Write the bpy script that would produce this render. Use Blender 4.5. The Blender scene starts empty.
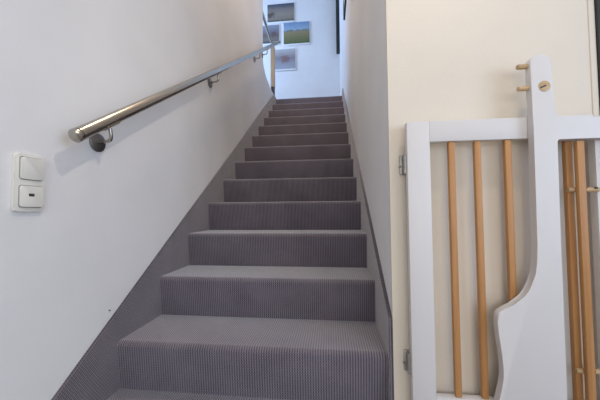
import bpy, bmesh, math, random
from mathutils import Vector, Matrix
random.seed(4)
S = bpy.context.scene
C = S.collection

# ------------------------------------------------------------------ helpers
def link(name, bm, mat, parent=None, smooth=False):
    bmesh.ops.recalc_face_normals(bm, faces=bm.faces[:])
    me = bpy.data.meshes.new(name)
    bm.to_mesh(me); bm.free()
    if smooth:
        for p in me.polygons: p.use_smooth = True
        me.set_sharp_from_angle(angle=math.radians(40))
    o = bpy.data.objects.new(name, me)
    C.objects.link(o)
    if mat: me.materials.append(mat)
    if parent:
        o.parent = parent
        o.matrix_parent_inverse = Matrix.Translation(parent.location).inverted()
    return o

def thing(name, label, cat, loc=(0, 0, 0), group=None):
    o = bpy.data.objects.new(name, None); C.objects.link(o)
    o.location = loc; o.empty_display_size = .05
    o['label'] = label; o['category'] = cat
    if group: o['group'] = group
    return o

def box(bm, x0, x1, y0, y1, z0, z1, bev=0, seg=2):
    r = bmesh.ops.create_cube(bm, size=1)
    vs = r['verts']
    for v in vs:
        v.co.x = x0 if v.co.x < 0 else x1
        v.co.y = y0 if v.co.y < 0 else y1
        v.co.z = z0 if v.co.z < 0 else z1
    if bev:
        es = list({e for v in vs for e in v.link_edges})
        bmesh.ops.bevel(bm, geom=es, offset=bev, segments=seg, affect='EDGES', profile=.5)
    return bm

def boxo(name, x0, x1, y0, y1, z0, z1, mat, parent=None, bev=0, seg=2):
    bm = bmesh.new(); box(bm, x0, x1, y0, y1, z0, z1, bev, seg)
    return link(name, bm, mat, parent, smooth=bev > 0)

def structure(name, bm_or_args, mat, bev=0):
    bm = bmesh.new()
    for a in bm_or_args: box(bm, *a, bev)
    o = link(name, bm, mat); o['kind'] = 'structure'
    return o

def prism(bm, pts, axis, a, b, bev=0, seg=2):
    """closed outline extruded along an axis from a to b; outline given in the two other axes"""
    def P(p, t):
        if axis == 0: return (t, p[0], p[1])
        if axis == 1: return (p[0], t, p[1])
        return (p[0], p[1], t)
    va = [bm.verts.new(P(p, a)) for p in pts]
    vb = [bm.verts.new(P(p, b)) for p in pts]
    fa = bm.faces.new(va); fb = bm.faces.new(vb[::-1])
    n = len(pts)
    for i in range(n):
        bm.faces.new((va[i], vb[i], vb[(i + 1) % n], va[(i + 1) % n]))
    if bev:
        es = list(fa.edges) + list(fb.edges)
        bmesh.ops.bevel(bm, geom=es, offset=bev, segments=seg, affect='EDGES', profile=.5)
    return bm

def smooth_path(pts, rad, n=6):
    """round the inner corners of a polyline"""
    pts = [Vector(p) for p in pts]
    out = [pts[0]]
    for i in range(1, len(pts) - 1):
        a, b, c = pts[i - 1], pts[i], pts[i + 1]
        d1 = (a - b); d2 = (c - b)
        r = min(rad, d1.length * .45, d2.length * .45)
        p0 = b + d1.normalized() * r; p2 = b + d2.normalized() * r
        for k in range(n + 1):
            t = k / n
            out.append(p0 * (1 - t) ** 2 + b * 2 * t * (1 - t) + p2 * t * t)
    out.append(pts[-1])
    return out

def tube(bm, pts, r, seg=24, cap=True):
    pts = [Vector(p) for p in pts]
    rings = []
    n = None
    for i, p in enumerate(pts):
        if i == 0: t = pts[1] - p
        elif i == len(pts) - 1: t = p - pts[-2]
        else: t = (pts[i + 1] - p).normalized() + (p - pts[i - 1]).normalized()
        t.normalize()
        if n is None:
            n = t.cross(Vector((0, 0, 1)))
            if n.length < .01: n = t.cross(Vector((1, 0, 0)))
        n = (n - t * n.dot(t)).normalized()
        b = t.cross(n)
        rr = r[i] if isinstance(r, (list, tuple)) else r
        rings.append([bm.verts.new(p + (n * math.cos(a) + b * math.sin(a)) * rr)
                      for a in [2 * math.pi * k / seg for k in range(seg)]])
    for A, B in zip(rings, rings[1:]):
        for k in range(seg):
            bm.faces.new((A[k], A[(k + 1) % seg], B[(k + 1) % seg], B[k]))
    if cap:
        bm.faces.new(rings[0][::-1]); bm.faces.new(rings[-1])
    return bm

# ------------------------------------------------------------------ materials
def new_mat(name, col, rough=.6, metal=0, spec=.5):
    m = bpy.data.materials.new(name); m.use_nodes = True
    nt = m.node_tree; b = nt.nodes['Principled BSDF']
    b.inputs['Base Color'].default_value = (*col, 1)
    b.inputs['Roughness'].default_value = rough
    b.inputs['Metallic'].default_value = metal
    b.inputs['Specular IOR Level'].default_value = spec
    return m, nt, b

def N(nt, typ, **kw):
    n = nt.nodes.new(typ)
    for k, v in kw.items(): setattr(n, k, v)
    return n

def ramp(nt, stops):
    r = N(nt, 'ShaderNodeValToRGB')
    e = r.color_ramp.elements
    while len(e) < len(stops): e.new(.5)
    for q, (p, c) in zip(e, stops): q.position = p; q.color = (*c, 1)
    return r

def plaster(name, col, var=.04):
    m, nt, b = new_mat(name, col, .75, 0, .25)
    tc = N(nt, 'ShaderNodeTexCoord')
    n1 = N(nt, 'ShaderNodeTexNoise'); n1.inputs['Scale'].default_value = 2.2; n1.inputs['Detail'].default_value = 5
    n2 = N(nt, 'ShaderNodeTexNoise'); n2.inputs['Scale'].default_value = 95; n2.inputs['Detail'].default_value = 4
    nt.links.new(tc.outputs['Object'], n1.inputs['Vector']); nt.links.new(tc.outputs['Object'], n2.inputs['Vector'])
    r = ramp(nt, [(.3, tuple(c * (1 - var) for c in col)), (.7, tuple(min(1, c * (1 + var)) for c in col))])
    nt.links.new(n1.outputs['Fac'], r.inputs['Fac']); nt.links.new(r.outputs['Color'], b.inputs['Base Color'])
    bp = N(nt, 'ShaderNodeBump'); bp.inputs['Strength'].default_value = .12; bp.inputs['Distance'].default_value = .004
    nt.links.new(n2.outputs['Fac'], bp.inputs['Height']); nt.links.new(bp.outputs['Normal'], b.inputs['Normal'])
    return m

def wood(name, c1, c2, axis='Z', rough=.45):
    m, nt, b = new_mat(name, c1, rough, 0, .4)
    tc = N(nt, 'ShaderNodeTexCoord'); mp = N(nt, 'ShaderNodeMapping')
    s = [60, 60, 60]; s['XYZ'.index(axis)] = 3
    mp.inputs['Scale'].default_value = s
    n = N(nt, 'ShaderNodeTexNoise'); n.inputs['Scale'].default_value = 1; n.inputs['Detail'].default_value = 6
    nt.links.new(tc.outputs['Object'], mp.inputs['Vector']); nt.links.new(mp.outputs['Vector'], n.inputs['Vector'])
    r = ramp(nt, [(.3, c2), (.68, c1)])
    nt.links.new(n.outputs['Fac'], r.inputs['Fac']); nt.links.new(r.outputs['Color'], b.inputs['Base Color'])
    return m

def math_node(nt, op, a, b=None):
    n = N(nt, 'ShaderNodeMath', operation=op)
    for i, v in enumerate((a, b)):
        if v is None: continue
        if isinstance(v, (int, float)): n.inputs[i].default_value = v
        else: nt.links.new(v, n.inputs[i])
    return n.outputs[0]

def carpet(name, side=False, pitch=.0095, sheen=.9):
    """ribbed loop carpet: raised beads in columns, dark grooves between"""
    m, nt, b = new_mat(name, (.2, .18, .19), .95, 0, .1)
    b.inputs['Sheen Weight'].default_value = sheen; b.inputs['Sheen Roughness'].default_value = .45
    tc = N(nt, 'ShaderNodeTexCoord'); sp = N(nt, 'ShaderNodeSeparateXYZ')
    nt.links.new(tc.outputs['Object'], sp.inputs[0])
    X, Y, Z = sp.outputs
    if side:      # on the sloping side strips the ribs follow the flight
        u = math_node(nt, 'SUBTRACT', math_node(nt, 'MULTIPLY', Z, .82), math_node(nt, 'MULTIPLY', Y, .57))
        v = math_node(nt, 'ADD', math_node(nt, 'MULTIPLY', Y, .82), math_node(nt, 'MULTIPLY', Z, .57))
    else:
        u = X; v = math_node(nt, 'ADD', Y, Z)
    k = 2 * math.pi / pitch
    su = math_node(nt, 'SINE', math_node(nt, 'MULTIPLY', u, k))
    sv = math_node(nt, 'SINE', math_node(nt, 'MULTIPLY', v, k))
    a = math_node(nt, 'ADD', math_node(nt, 'MULTIPLY', su, .27), math_node(nt, 'MULTIPLY', math_node(nt, 'MULTIPLY', su, sv), .3))
    h = math_node(nt, 'ADD', a, .5)
    ns = N(nt, 'ShaderNodeTexNoise'); ns.inputs['Scale'].default_value = 260; ns.inputs['Detail'].default_value = 3
    nt.links.new(tc.outputs['Object'], ns.inputs['Vector'])
    nl = N(nt, 'ShaderNodeTexNoise'); nl.inputs['Scale'].default_value = 7; nl.inputs['Detail'].default_value = 4
    nt.links.new(tc.outputs['Object'], nl.inputs['Vector'])
    hh = math_node(nt, 'ADD', h, math_node(nt, 'MULTIPLY', math_node(nt, 'SUBTRACT', ns.outputs['Fac'], .5), .45))
    hh = math_node(nt, 'ADD', hh, math_node(nt, 'MULTIPLY', math_node(nt, 'SUBTRACT', nl.outputs['Fac'], .5), .35))
    r = ramp(nt, [(.15, CARPET_LO), (.9, CARPET_HI)])
    nt.links.new(hh, r.inputs['Fac']); nt.links.new(r.outputs['Color'], b.inputs['Base Color'])
    bp = N(nt, 'ShaderNodeBump'); bp.inputs['Strength'].default_value = .55; bp.inputs['Distance'].default_value = .003
    nt.links.new(h, bp.inputs['Height']); nt.links.new(bp.outputs['Normal'], b.inputs['Normal'])
    return m

CARPET_LO = (.030, .026, .036)
CARPET_HI = (.26, .225, .262)
M_CARPET = carpet('carpet')
M_SKIRT = carpet('carpet_side', True, .0078, .6)
M_WHITE = plaster('white_plaster', (.80, .79, .78))
M_CREAM = plaster('cream_plaster', (.76, .68, .57))
M_CEIL = plaster('ceiling_paint', (.82, .81, .79))
M_GATE, _nt, _b = new_mat('gate_white_lacquer', (.69, .66, .64), .42, 0, .4)
M_BEECH = wood('beech_slat', (.54, .275, .105), (.41, .19, .065))
M_BEECH2 = wood('beech_peg', (.62, .44, .24), (.45, .29, .14), 'X')
M_POST = wood('pale_wood', (.60, .44, .27), (.48, .33, .19))
M_DARK, _nt, _b = new_mat('dark_brown_paint', (.025, .022, .02), .45)
M_STEEL, _nt, _b = new_mat('polished_steel', (.44, .41, .36), .2, 1)
M_STEEL2, _nt, _b = new_mat('brushed_steel', (.24, .23, .22), .38, 1)
M_HINGE, _nt, _b = new_mat('hinge_metal', (.42, .40, .37), .42, .6)
M_SWITCH, _nt, _b = new_mat('cream_plastic', (.78, .76, .69), .35, 0, .5)
M_EDGE_SHADE, _nt, _b = new_mat('painted_edge_shade', (.30, .29, .26), .5)  # darker colour standing in for the shade along the rocker edges
M_GLOW, _nt, _b = new_mat('dark_indicator', (.04, .035, .03), .3)
M_BLACK, _nt, _b = new_mat('black_frame', (.012, .012, .014), .5)
M_PAPER, _nt, _b = new_mat('print_edge', (.82, .82, .82), .7)
M_FLOORHALL, _nt, _b = new_mat('hall_floor', (.34, .30, .27), .5)

# ------------------------------------------------------------------ dimensions
G, H, W, NOSE = .2714, .19, 1.0326, .020
NST = 13                     # top riser index 12 reaches the upper floor
FZ = -2 * H                  # hall floor
UZ = 12 * H                  # upper floor
XL = -.012                   # face of the left wall
XR = W + .014                # face of the right stair wall
YG = -.038                   # face of the wall behind the gate
YF = 4.30                    # far wall of the landing
CZ = 2.45                    # hall ceiling
UC = 4.98                    # stairwell and landing ceiling
YB, XE = -3.4, 3.3           # back and right end of the hall
XW = -1.7                    # left end of the landing

# ------------------------------------------------------------------ shell
structure('floor', [(XL - .12, XE, YB, -G, FZ - .1, FZ), (W + .012, XE, -G, YG, FZ - .1, FZ)], M_FLOORHALL)
structure('floor_upper', [(XW, XR, 13 * G, YF, UZ - .2, UZ), (XW, XL - .12, 2.43, 13 * G, UZ - .2, UZ)], M_CARPET)
# left wall: full height up to the landing opening, then only a kerb at floor level
structure('wall_left', [(XL - .12, XL, YB, 2.43, FZ, UC), ], M_WHITE)
bm = bmesh.new(); prism(bm, [(2.4305, FZ), (2.4305, 2.45), (2.47, 2.40), (2.55, 2.35), (2.68, 2.315), (2.85, 2.30), (13 * G, 2.292), (13 * G, FZ)], 0, XL - .12, XL)
kb = link('trim_2', bm, M_WHITE); kb['kind'] = 'structure'
structure('wall_right', [(XR, XR + .12, YG + .012, YF, FZ, UC)], M_WHITE)
structure('wall_front', [(XR, 1.702, YG, YG + .012, FZ, UC), (1.702, XE, YG, YG + .012, 1.66, UC)], M_CREAM)
structure('wall_header', [(XL, XR, YG, YG + .11, CZ, UC)], M_WHITE)
structure('wall_far', [(XW - .1, XR + .12, YF, YF + .1, UZ - .2, UC)], M_WHITE)
structure('wall_landing', [(XW - .1, XW, 2.43, YF, UZ - .2, UZ + .5), (XW - .1, XW, 2.43, 2.6, UZ + .5, UC),
                           (XW - .1, XW, 4.15, YF, UZ + .5, UC), (XW - .1, XW, 2.6, 4.15, UZ + 2.2, UC),
                           (XW - .1, XL - .12, 2.31, 2.43, UZ - .2, UC)], M_WHITE)
structure('wall_back', [(XL - .12, XE, YB - .1, YB, FZ, CZ)], M_WHITE)
structure('wall_east', [(XE, XE + .1, YB, YG, FZ, .35), (XE, XE + .1, YB, -2.9, .35, 1.85), (XE, XE + .1, -1.0, YG, .35, 1.85),
                        (XE, XE + .1, YB, YG, 1.85, CZ)], M_WHITE)
structure('ceiling', [(XL, XE, YB, YG, CZ, CZ + .1)], M_CEIL)
structure('ceiling_upper', [(XW - .1, XR + .12, YG + .11, YF + .1, UC, UC + .1)], M_CEIL)
# door beside the gate: light casing and dark leaf
structure('trim_1', [(1.702, 1.7215, YG - .003, YG + .012, FZ, 1.6598)], M_CREAM, .002)
structure('door_1', [(1.722, 2.6, YG - .010, YG + .05, FZ, 1.655)], M_DARK, .003)
structure('window_1', [(XE + .02, XE + .08, -2.9, -2.84, .35, 1.85), (XE + .02, XE + .08, -1.06, -1.0, .35, 1.85),
                       (XE + .02, XE + .08, -2.84, -1.06, .35, .41), (XE + .02, XE + .08, -2.84, -1.06, 1.79, 1.85)], M_GATE)
structure('window_2', [(XW - .08, XW - .02, 2.6, 2.66, UZ + .5, UZ + 2.2), (XW - .08, XW - .02, 4.09, 4.15, UZ + .5, UZ + 2.2),
                       (XW - .08, XW - .02, 2.66, 4.09, UZ + .5, UZ + .56), (XW - .08, XW - .02, 2.66, 4.09, UZ + 2.14, UZ + 2.2)], M_GATE)

# ------------------------------------------------------------------ staircase
stairs = thing('staircase', 'straight flight of stairs covered in dark grey-purple ribbed carpet between two white walls', 'stairs', (W / 2, -G, FZ))
def step_bm(i):
    r = .021
    y0 = i * G - NOSE; z1 = i * H
    pts = [(i * G, z1 - H), (y0, z1 - r)]
    for k in range(1, 7):
        a = math.pi / 2 * k / 6
        pts.append((y0 + r - r * math.cos(a), z1 - r + r * math.sin(a)))
    pts += [((i + 1) * G, z1), ((i + 1) * G, z1 - H)]
    bm = bmesh.new(); prism(bm, pts, 0, 0, W)
    return bm
for i in range(-1, NST):
    link('step', step_bm(i), M_CARPET, stairs, smooth=True)
def strip(y0, y1, off, x0, x1, cap):
    sl = H / G
    top = lambda y: min(sl * y + off, cap)
    ycap = (cap - off) / sl
    pts = [(y0, FZ), (y0, top(y0))]
    if ycap < y1: pts.append((ycap, cap))
    pts += [(y1, top(y1)), (y1, UZ - .25 if y1 > 3 else FZ), (.0 + .6, FZ)]
    bm = bmesh.new(); prism(bm, pts, 0, x0, x1, .002, 1)
    return bm
link('side_strip', strip(-.55, 13 * G, .130, XL, 0, UZ + .012), M_SKIRT, stairs, smooth=True)
o = link('side_strip', strip(YG, 13 * G, .158, W, XR, UZ + .06), M_SKIRT, stairs, smooth=True)
o.data.materials.append(M_CARPET)
for p in o.data.polygons:
    if p.normal.y < -.9: p.material_index = 1

# ------------------------------------------------------------------ handrail
rail = thing('handrail', 'polished steel tube handrail rising along the left stair wall', 'handrail', (XL, -.27, .74))
RX = .06
rz = lambda y: .735 + .6965 * (y + .29)
dirv = Vector((0, 1, .6965)).normalized()
pend = Vector((RX, -.268, rz(-.268)))
path = smooth_path([pend, (RX, 3.27, rz(3.27)), (-.062, 3.24, 3.185), (-.072, 2.432, 3.255)], .05)
bm = bmesh.new(); tube(bm, path, .0212, 32)
link('rail_tube', bm, M_STEEL, rail, smooth=True)
bm = bmesh.new()
bm2 = bmesh.new(); tube(bm2, [pend - dirv * .0035, pend], .0190, 32)
link('cap_joint', bm2, M_BLACK, rail, smooth=True)
cp = [pend - dirv * .0032, pend - dirv * .006, pend - dirv * .014, pend - dirv * .019, pend - dirv * .0215]
tube(bm, cp, [.0216, .0222, .0218, .017, .008], 32)
link('end_cap', bm, M_STEEL, rail, smooth=True)
for y in (-.155, .80, 1.98, 2.35):
    c = Vector((RX, y, rz(y)))
    wz = c.z - .066
    wall = Vector((XL, y + .035, wz))
    bm = bmesh.new()
    tube(bm, [wall, wall + Vector((.006, 0, 0)), wall + Vector((.008, 0, 0))], [.034, .034, .031], 28)
    br = link('wall_bracket', bm, M_STEEL2, rail, smooth=True)
    under = c - Vector((0, 0, .02))
    bm = bmesh.new()
    tube(bm, smooth_path([wall + Vector((.006, 0, 0)), Vector((RX, y + .02, wz)), under + Vector((0, .01, -.002))], .03), .0062, 12)
    a = link('bracket_arm', bm, M_STEEL, None, smooth=True)
    bm = bmesh.new()            # saddle strap under the tube
    seg = 10; L = .034
    ring = []
    side = Vector((1, 0, 0)); nrm = dirv.cross(side).normalized()
    if nrm.z > 0: nrm = -nrm
    for rr in (.0216, .0246):
        for t in (-L, L):
            ring.append([bm.verts.new(c + dirv * t + (side * math.sin(a_) + nrm * math.cos(a_)) * rr)
                         for a_ in [math.radians(-62 + 124 * k / seg) for k in range(seg + 1)]])
    i0, i1, o0, o1 = ring
    for k in range(seg):
        bm.faces.new((i0[k], i0[k + 1], i1[k + 1], i1[k])); bm.faces.new((o0[k], o1[k], o1[k + 1], o0[k + 1]))
        bm.faces.new((i0[k], o0[k], o0[k + 1], i0[k + 1])); bm.faces.new((i1[k], i1[k + 1], o1[k + 1], o1[k]))
    for k in (0, seg): bm.faces.new((i0[k], i1[k], o1[k], o0[k]))
    sd = link('saddle', bm, M_STEEL, None, smooth=True)
    for o in (a, sd):
        o.parent = br; o.matrix_parent_inverse = Matrix.Translation(rail.location).inverted()
        o.matrix_parent_inverse = (br.matrix_parent_inverse.copy() @ Matrix.Identity(4)) if False else Matrix.Identity(4)

# wooden post at the head of the flight
post = thing('newel_post', 'slim pale wooden post standing at the head of the stairs under the handrail bend', 'post', (-.062, 3.30, UZ))
boxo('shaft', -.094, -.030, 3.275, 3.335, UZ + .22, 3.155, M_POST, post, .004)
boxo('foot', -.090, -.034, 3.279, 3.331, UZ, UZ + .22, M_DARK, post, .003)

# ------------------------------------------------------------------ light switch
sw = thing('light_switch', 'cream double light switch on the white wall at the left edge', 'switch', (XL, -.342, .59))
def rounded(bm, y0, y1, z0, z1, x0, x1, r, bev):
    pts = []
    for cy_, cz_, a0 in ((y1 - r, z1 - r, 0), (y0 + r, z1 - r, 90), (y0 + r, z0 + r, 180), (y1 - r, z0 + r, 270)):
        for k in range(6):
            a = math.radians(a0 + 18 * k); pts.append((cy_ + r * math.cos(a), cz_ + r * math.sin(a)))
    return prism(bm, pts, 0, x0, x1, bev, 3)
bm = bmesh.new(); rounded(bm, -.394, -.311, .511, .671, XL, XL + .011, .011, .003)
link('switch_plate', bm, M_SWITCH, sw, smooth=True)
def rocker(z0, z1, tilt):
    bm = bmesh.new(); rounded(bm, -.3835, -.3195, z0 - .0022, z1 + .0022, XL + .008, XL + .0114, .007, .0002)
    link('rocker_shade_outline', bm, M_EDGE_SHADE, sw)  # thin dark sheet that paints the shadow line around the rocker
    bm = bmesh.new(); rounded(bm, -.381, -.322, z0, z1, XL + .009, XL + .0175, .006, .002)
    for v in bm.verts:
        if v.co.x > XL + .013: v.co.x += tilt * (v.co.z - (z0 + z1) / 2)
    return link('rocker', bm, M_SWITCH, sw, smooth=True)
rocker(.601, .661, .05)
r2 = rocker(.524, .582, -.05)
o = boxo('indicator', XL + .0155, XL + .0175, -.362, -.347, .549, .561, M_GLOW)
o.parent = r2
# tiny nail in the wall above the carpet edge
bm = bmesh.new(); tube(bm, [(XL, -.048, .131), (XL + .004, -.048, .131), (XL + .005, -.048, .131)], [.0028, .0028, .0015], 10)
nl = link('nail', bm, M_STEEL2, None, smooth=True)
nl['label'] = 'tiny dark nail in the white left wall just above the carpet edge strip'; nl['category'] = 'nail'

# ------------------------------------------------------------------ stair gate
gate = thing('stair_gate', 'white wooden stair gate with beech slats, folded back against the cream wall', 'gate', (1.10, -.075, -.17))
GB = -.165
RY0, RY1 = -.088, -.062                  # rear panel
def gbox(name, *a, bev=.0015): return boxo(name, *a[:6], a[6], gate, bev)
gbox('stile', 1.095, 1.168, RY0, RY1, GB, .802, M_GATE)
gbox('stile', 1.662, 1.715, RY0, RY1, GB, .796, M_GATE)
gbox('top_rail', 1.168, 1.662, RY0, RY1, .733, .802, M_GATE)
gbox('bottom_rail', 1.168, 1.662, RY0, RY1, GB, -.095, M_GATE)
for i, x in enumerate((1.239, 1.320, 1.413, 1.5, 1.591)):
    boxo('slat', x - .0105, x + .0105, -.084, -.066, -.095, .733, M_BEECH, gate, .004)
# front board: tall latch post, wavy lower edge, top rail to the right, one outline
FY0, FY1 = -.116, -.090
out = [(1.466, .975), (1.474, .985), (1.486, .991), (1.502, .992), (1.515, .988), (1.523, .979), (1.527, .965), (1.528, .90), (1.5285, .815),
       (1.531, .802), (1.537, .793), (1.546, .789), (1.56, .788), (1.80, .784), (1.80, .719),
       (1.540, .724), (1.534, .721), (1.531, .714), (1.5315, .4), (1.5315, GB),
       (1.325, GB), (1.330, -.12), (1.340, -.08), (1.350, -.04), (1.3555, -.01), (1.3565, .02), (1.354, .06), (1.350, .095), (1.346, .13), (1.3445, .16),
       (1.346, .180), (1.352, .192), (1.366, .200), (1.390, .212), (1.408, .222), (1.425, .236), (1.439, .254), (1.450, .278), (1.458, .310), (1.463, .345),
       (1.466, .40), (1.4675, .60), (1.4685, .75), (1.467, .90)]
bm = bmesh.new(); prism(bm, out, 1, FY0, FY1, .0035, 2)
board = link('latch_board', bm, M_GATE, gate, smooth=True)
boxo('slat', 1.592, 1.614, -.112, -.096, -.13, .716, M_BEECH, gate, .004)
boxo('slat', 1.700, 1.724, -.112, -.096, -.13, .716, M_BEECH, gate, .004)
boxo('front_bottom_rail', 1.5315, 1.80, FY0, FY1, GB, -.13, M_GATE, gate, .003)
# latch pegs out of the left edge of the post
for z in (.961, .890):
    bm = bmesh.new(); tube(bm, [(1.436, -.101, z), (1.438, -.101, z), (1.475, -.101, z)], [.006, .0078, .0078], 16)
    link('latch_peg', bm, M_BEECH2, gate, smooth=True)
# round wooden barrel nut with a slot
bm = bmesh.new(); tube(bm, [(1.504, -.1158, .889), (1.504, -.1175, .889), (1.504, -.1180, .889)], [.0165, .0165, .0155], 28)
nut = link('barrel_nut', bm, M_BEECH2, gate, smooth=True)
bm = bmesh.new(); box(bm, -.0145, .0035, -.1186, -.1176, -.0022, .0022)
bmesh.ops.rotate(bm, verts=bm.verts[:], cent=(0, 0, 0), matrix=Matrix.Rotation(math.radians(-22), 3, 'Y'))
bmesh.ops.translate(bm, verts=bm.verts[:], vec=(1.504, 0, .889))
o = link('slot', bm, M_DARK, None); o.parent = nut
# bolts lying across the right slats
for z in (.566, .012):
    bm = bmesh.new(); tube(bm, [(1.578, -.0885, z), (1.58, -.0885, z), (1.664, -.0885, z), (1.666, -.0885, z)], [.006, .0075, .0075, .006], 14)
    bt = link('bolt', bm, M_BEECH2, gate, smooth=True)
    for x in (1.622, 1.652):
        bm = bmesh.new(); tube(bm, [(x, -.098, z + .004), (x, -.094, z + .004)], .004, 10)
        o = link('screw', bm, M_DARK, None, smooth=True); o.parent = bt
# hinges between the wall and the left stile
for z in (.664, -.004):
    bm = bmesh.new()
    box(bm, 1.080, 1.0945, -.047, -.0385, z - .034, z + .034, .0015)
    hg = link('hinge', bm, M_HINGE, gate, smooth=True); hg['label'] = 'grey metal hinge'
    bm = bmesh.new()
    for a, b_ in ((-.033, -.012), (-.011, .011), (.012, .033)):
        tube(bm, [(1.0935, -.066, z + a), (1.0935, -.066, z + b_)], .0068, 14)
    o = link('knuckle', bm, M_HINGE, None, smooth=True); o.parent = hg
    bm = bmesh.new(); tube(bm, [(1.080, -.0465, z - .006), (1.080, -.051, z - .006), (1.080, -.0525, z - .006)], [.004, .004, .002], 10)
    o = link('screw', bm, M_STEEL2, None, smooth=True); o.parent = hg

# ------------------------------------------------------------------ prints on the far wall
def print_mat(name, bands, noise_scale, blot=None):
    m, nt, b = new_mat(name, (.5, .5, .5), .45, 0, .4)
    tc = N(nt, 'ShaderNodeTexCoord'); sp = N(nt, 'ShaderNodeSeparateXYZ')
    nt.links.new(tc.outputs['Generated'], sp.inputs[0])
    n = N(nt, 'ShaderNodeTexNoise'); n.inputs['Scale'].default_value = noise_scale; n.inputs['Detail'].default_value = 6
    mp = N(nt, 'ShaderNodeMapping'); mp.inputs['Scale'].default_value = (1, 1, 2.4)
    nt.links.new(tc.outputs['Generated'], mp.inputs['Vector']); nt.links.new(mp.outputs['Vector'], n.inputs['Vector'])
    f = math_node(nt, 'ADD', sp.outputs[2], math_node(nt, 'MULTIPLY', math_node(nt, 'SUBTRACT', n.outputs['Fac'], .5), .22))
    r = ramp(nt, bands); nt.links.new(f, r.inputs['Fac'])
    col = r.outputs['Color']
    if blot:
        x, z, rad, c = blot
        dx = math_node(nt, 'SUBTRACT', sp.outputs[0], x); dz = math_node(nt, 'SUBTRACT', sp.outputs[2], z)
        d = math_node(nt, 'SQRT', math_node(nt, 'ADD', math_node(nt, 'MULTIPLY', dx, dx), math_node(nt, 'MULTIPLY', dz, dz)))
        d = math_node(nt, 'ADD', d, math_node(nt, 'MULTIPLY', math_node(nt, 'SUBTRACT', n.outputs['Fac'], .5), .6))
        g = N(nt, 'ShaderNodeMapRange'); g.inputs['From Min'].default_value = rad; g.inputs['From Max'].default_value = rad * .4
        nt.links.new(d, g.inputs['Value'])
        mx = N(nt, 'ShaderNodeMix', data_type='RGBA'); mx.inputs['B'].default_value = (*c, 1)
        nt.links.new(g.outputs['Result'], mx.inputs['Factor']); nt.links.new(col, mx.inputs['A'])
        col = mx.outputs['Result']
    nt.links.new(col, b.inputs['Base Color'])
    return m
P1 = print_mat('print_shore', [(0, (.07, .065, .05)), (.12, (.22, .19, .15)), (.4, (.27, .23, .19)), (.7, (.21, .18, .16)), (.84, (.11, .11, .13)), (1, (.06, .07, .10))], 7, (.12, .4, .2, (.10, .07, .06)))
P2 = print_mat('print_dusk', [(0, (.06, .07, .08)), (.2, (.20, .17, .15)), (.45, (.15, .11, .09)), (.65, (.17, .17, .21)), (1, (.25, .27, .33))], 6, (.7, .5, .2, (.12, .08, .09)))
P3 = print_mat('print_meadow', [(0, (.10, .13, .05)), (.3, (.19, .18, .08)), (.55, (.28, .22, .13)), (.62, (.14, .18, .16)), (.66, (.30, .40, .50)), (1, (.16, .27, .45))], 6)
P4 = print_mat('print_harbour', [(0, (.35, .36, .40)), (.3, (.30, .30, .34)), (.55, (.24, .22, .24)), (.75, (.36, .33, .33)), (1, (.45, .47, .50))], 5, (.5, .5, .26, (.22, .13, .13)))
def wall_print(x0, x1, z0, z1, m, label):
    t = thing('landscape_print', label, 'picture', ((x0 + x1) / 2, YF, (z0 + z1) / 2), 'landscape prints on the landing wall')
    boxo('backing_board', x0, x1, YF - .022, YF, z0, z1, M_PAPER, t, .002)
    boxo('printed_sheet', x0 + .006, x1 - .006, YF - .0245, YF - .022, z0 + .028, z1 - .006, m, t)
    return t
#PICS
wall_print(-.375, .175, 4.235, 4.625, P1, 'topmost grey seashore print on the far landing wall')
wall_print(-.50, -.128, 3.805, 4.205, P2, 'dim brownish dusk print at the left, crossed by the rail end')
wall_print(-.05, .475, 3.765, 4.225, P3, 'blue sky and green meadow print, the right-hand one of the four')
wall_print(-.225, .19, 3.27, 3.70, P4, 'lowest pale print with reddish blot, right of the wooden post')

# frames climbing the right wall and the narrow black panel in the corner
def side_frame(y0, y1, z0, z1, label):
    t = thing('picture_frame', label, 'picture', (XR, (y0 + y1) / 2, (z0 + z1) / 2), 'dark frames climbing the right stair wall')
    x = XR - .022
    for a in ((y0, y1, z0, z0 + .03), (y0, y1, z1 - .03, z1), (y0, y0 + .03, z0 + .03, z1 - .03), (y1 - .03, y1, z0 + .03, z1 - .03)):
        boxo('frame_bar', x, XR, *a, M_BLACK, t, .002)
    boxo('picture_sheet', x + .008, XR, y0 + .03, y1 - .03, z0 + .03, z1 - .03, M_PAPER, t)
side_frame(.86, 1.27, 2.275, 2.60, 'dark frame on the right stair wall, only its lower corner in view')
side_frame(1.95, 2.42, 2.90, 3.35, 'dark frame on the right stair wall, higher up beside the landing')
pn = boxo('wall_panel', 0.982, XR, 4.14, 4.22, 3.49, 4.9, M_BLACK, None, .003)
pn['label'] = 'tall narrow black panel hanging in the far right corner of the landing'; pn['category'] = 'panel'

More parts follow.
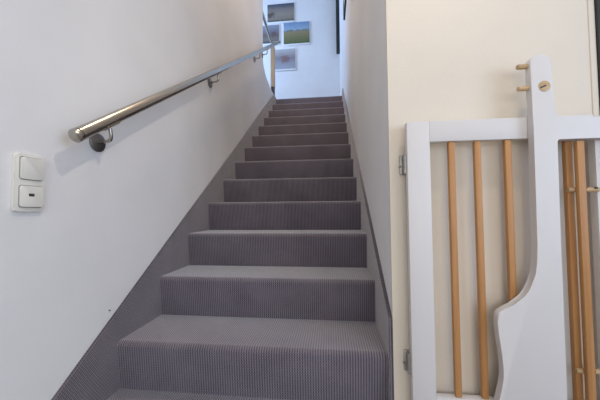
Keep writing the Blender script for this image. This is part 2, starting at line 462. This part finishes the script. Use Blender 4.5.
# ------------------------------------------------------------------ light
def lamp(name, typ, loc, energy, col, **kw):
    l = bpy.data.lights.new(name, typ); l.energy = energy; l.color = col
    for k, v in kw.items(): setattr(l, k, v)
    o = bpy.data.objects.new(name, l); o.location = loc; C.objects.link(o)
    return o
def aim(o, d): o.rotation_euler = Vector(d).to_track_quat('-Z', 'Y').to_euler()
KEY_E = 37
l = lamp('ceiling_spot_light', 'SPOT', (1.40, -.60, 2.34), KEY_E, (1, .87, .72), shadow_soft_size=.02, spot_size=math.radians(90), spot_blend=1.0); aim(l, (-1.0, .6, -2.34))
l = lamp('hall_window_light', 'AREA', (XE - .02, -1.95, 1.0), 36, (.62, .75, 1.0), shape='RECTANGLE', size=1.8, size_y=1.4); aim(l, (-1, .15, 0))
l = lamp('back_fill_light', 'AREA', (1.2, YB + .05, 1.0), 25, (1.0, .96, .90), shape='RECTANGLE', size=2.0, size_y=1.5); aim(l, (0, 1, 0))  # added fill for the ambient level; the back wall has no window
l = lamp('landing_window_light', 'AREA', (XW + .03, 3.38, UZ + 1.35), 52, (.42, .62, 1.0), shape='RECTANGLE', size=1.4, size_y=1.6); aim(l, (1, 0, -.1))
l = lamp('stairwell_fill_light', 'SPOT', (.55, .6, 4.6), 160, (1, .79, .58), shadow_soft_size=.25, spot_size=math.radians(104), spot_blend=.6); aim(l, (0, .25, -1))  # added fill that warms and brightens the stairwell walls, no fixture here
w = bpy.data.worlds.new('World'); S.world = w; w.use_nodes = True
bg = w.node_tree.nodes['Background']; bg.inputs['Color'].default_value = (.65, .8, 1, 1); bg.inputs['Strength'].default_value = 1.0

# ------------------------------------------------------------------ camera
cx, cy, cz, yaw, pit, rol, f = .83804, -1.0509, .50650, .109034, .039188, -.008044, 279.782
c, s = math.cos(yaw), math.sin(yaw)
fw = Vector((-s * math.cos(pit), c * math.cos(pit), math.sin(pit)))
rt = Vector((c, s, 0)); up = rt.cross(fw)
r2_ = rt * math.cos(rol) + up * math.sin(rol); u2_ = up * math.cos(rol) - rt * math.sin(rol)
cd = bpy.data.cameras.new('camera'); cam = bpy.data.objects.new('camera', cd); C.objects.link(cam)
cd.sensor_width = 36; cd.lens = f * 36 / 600; cd.clip_start = .02
m = Matrix((r2_, u2_, -fw)).transposed().to_4x4(); m.translation = (cx, cy, cz)
cam.matrix_world = m
S.camera = cam
S.view_settings.view_transform = 'Standard'; S.view_settings.look = 'None'
S.view_settings.exposure = 0; S.view_settings.gamma = 1; S.view_settings.use_curve_mapping = False
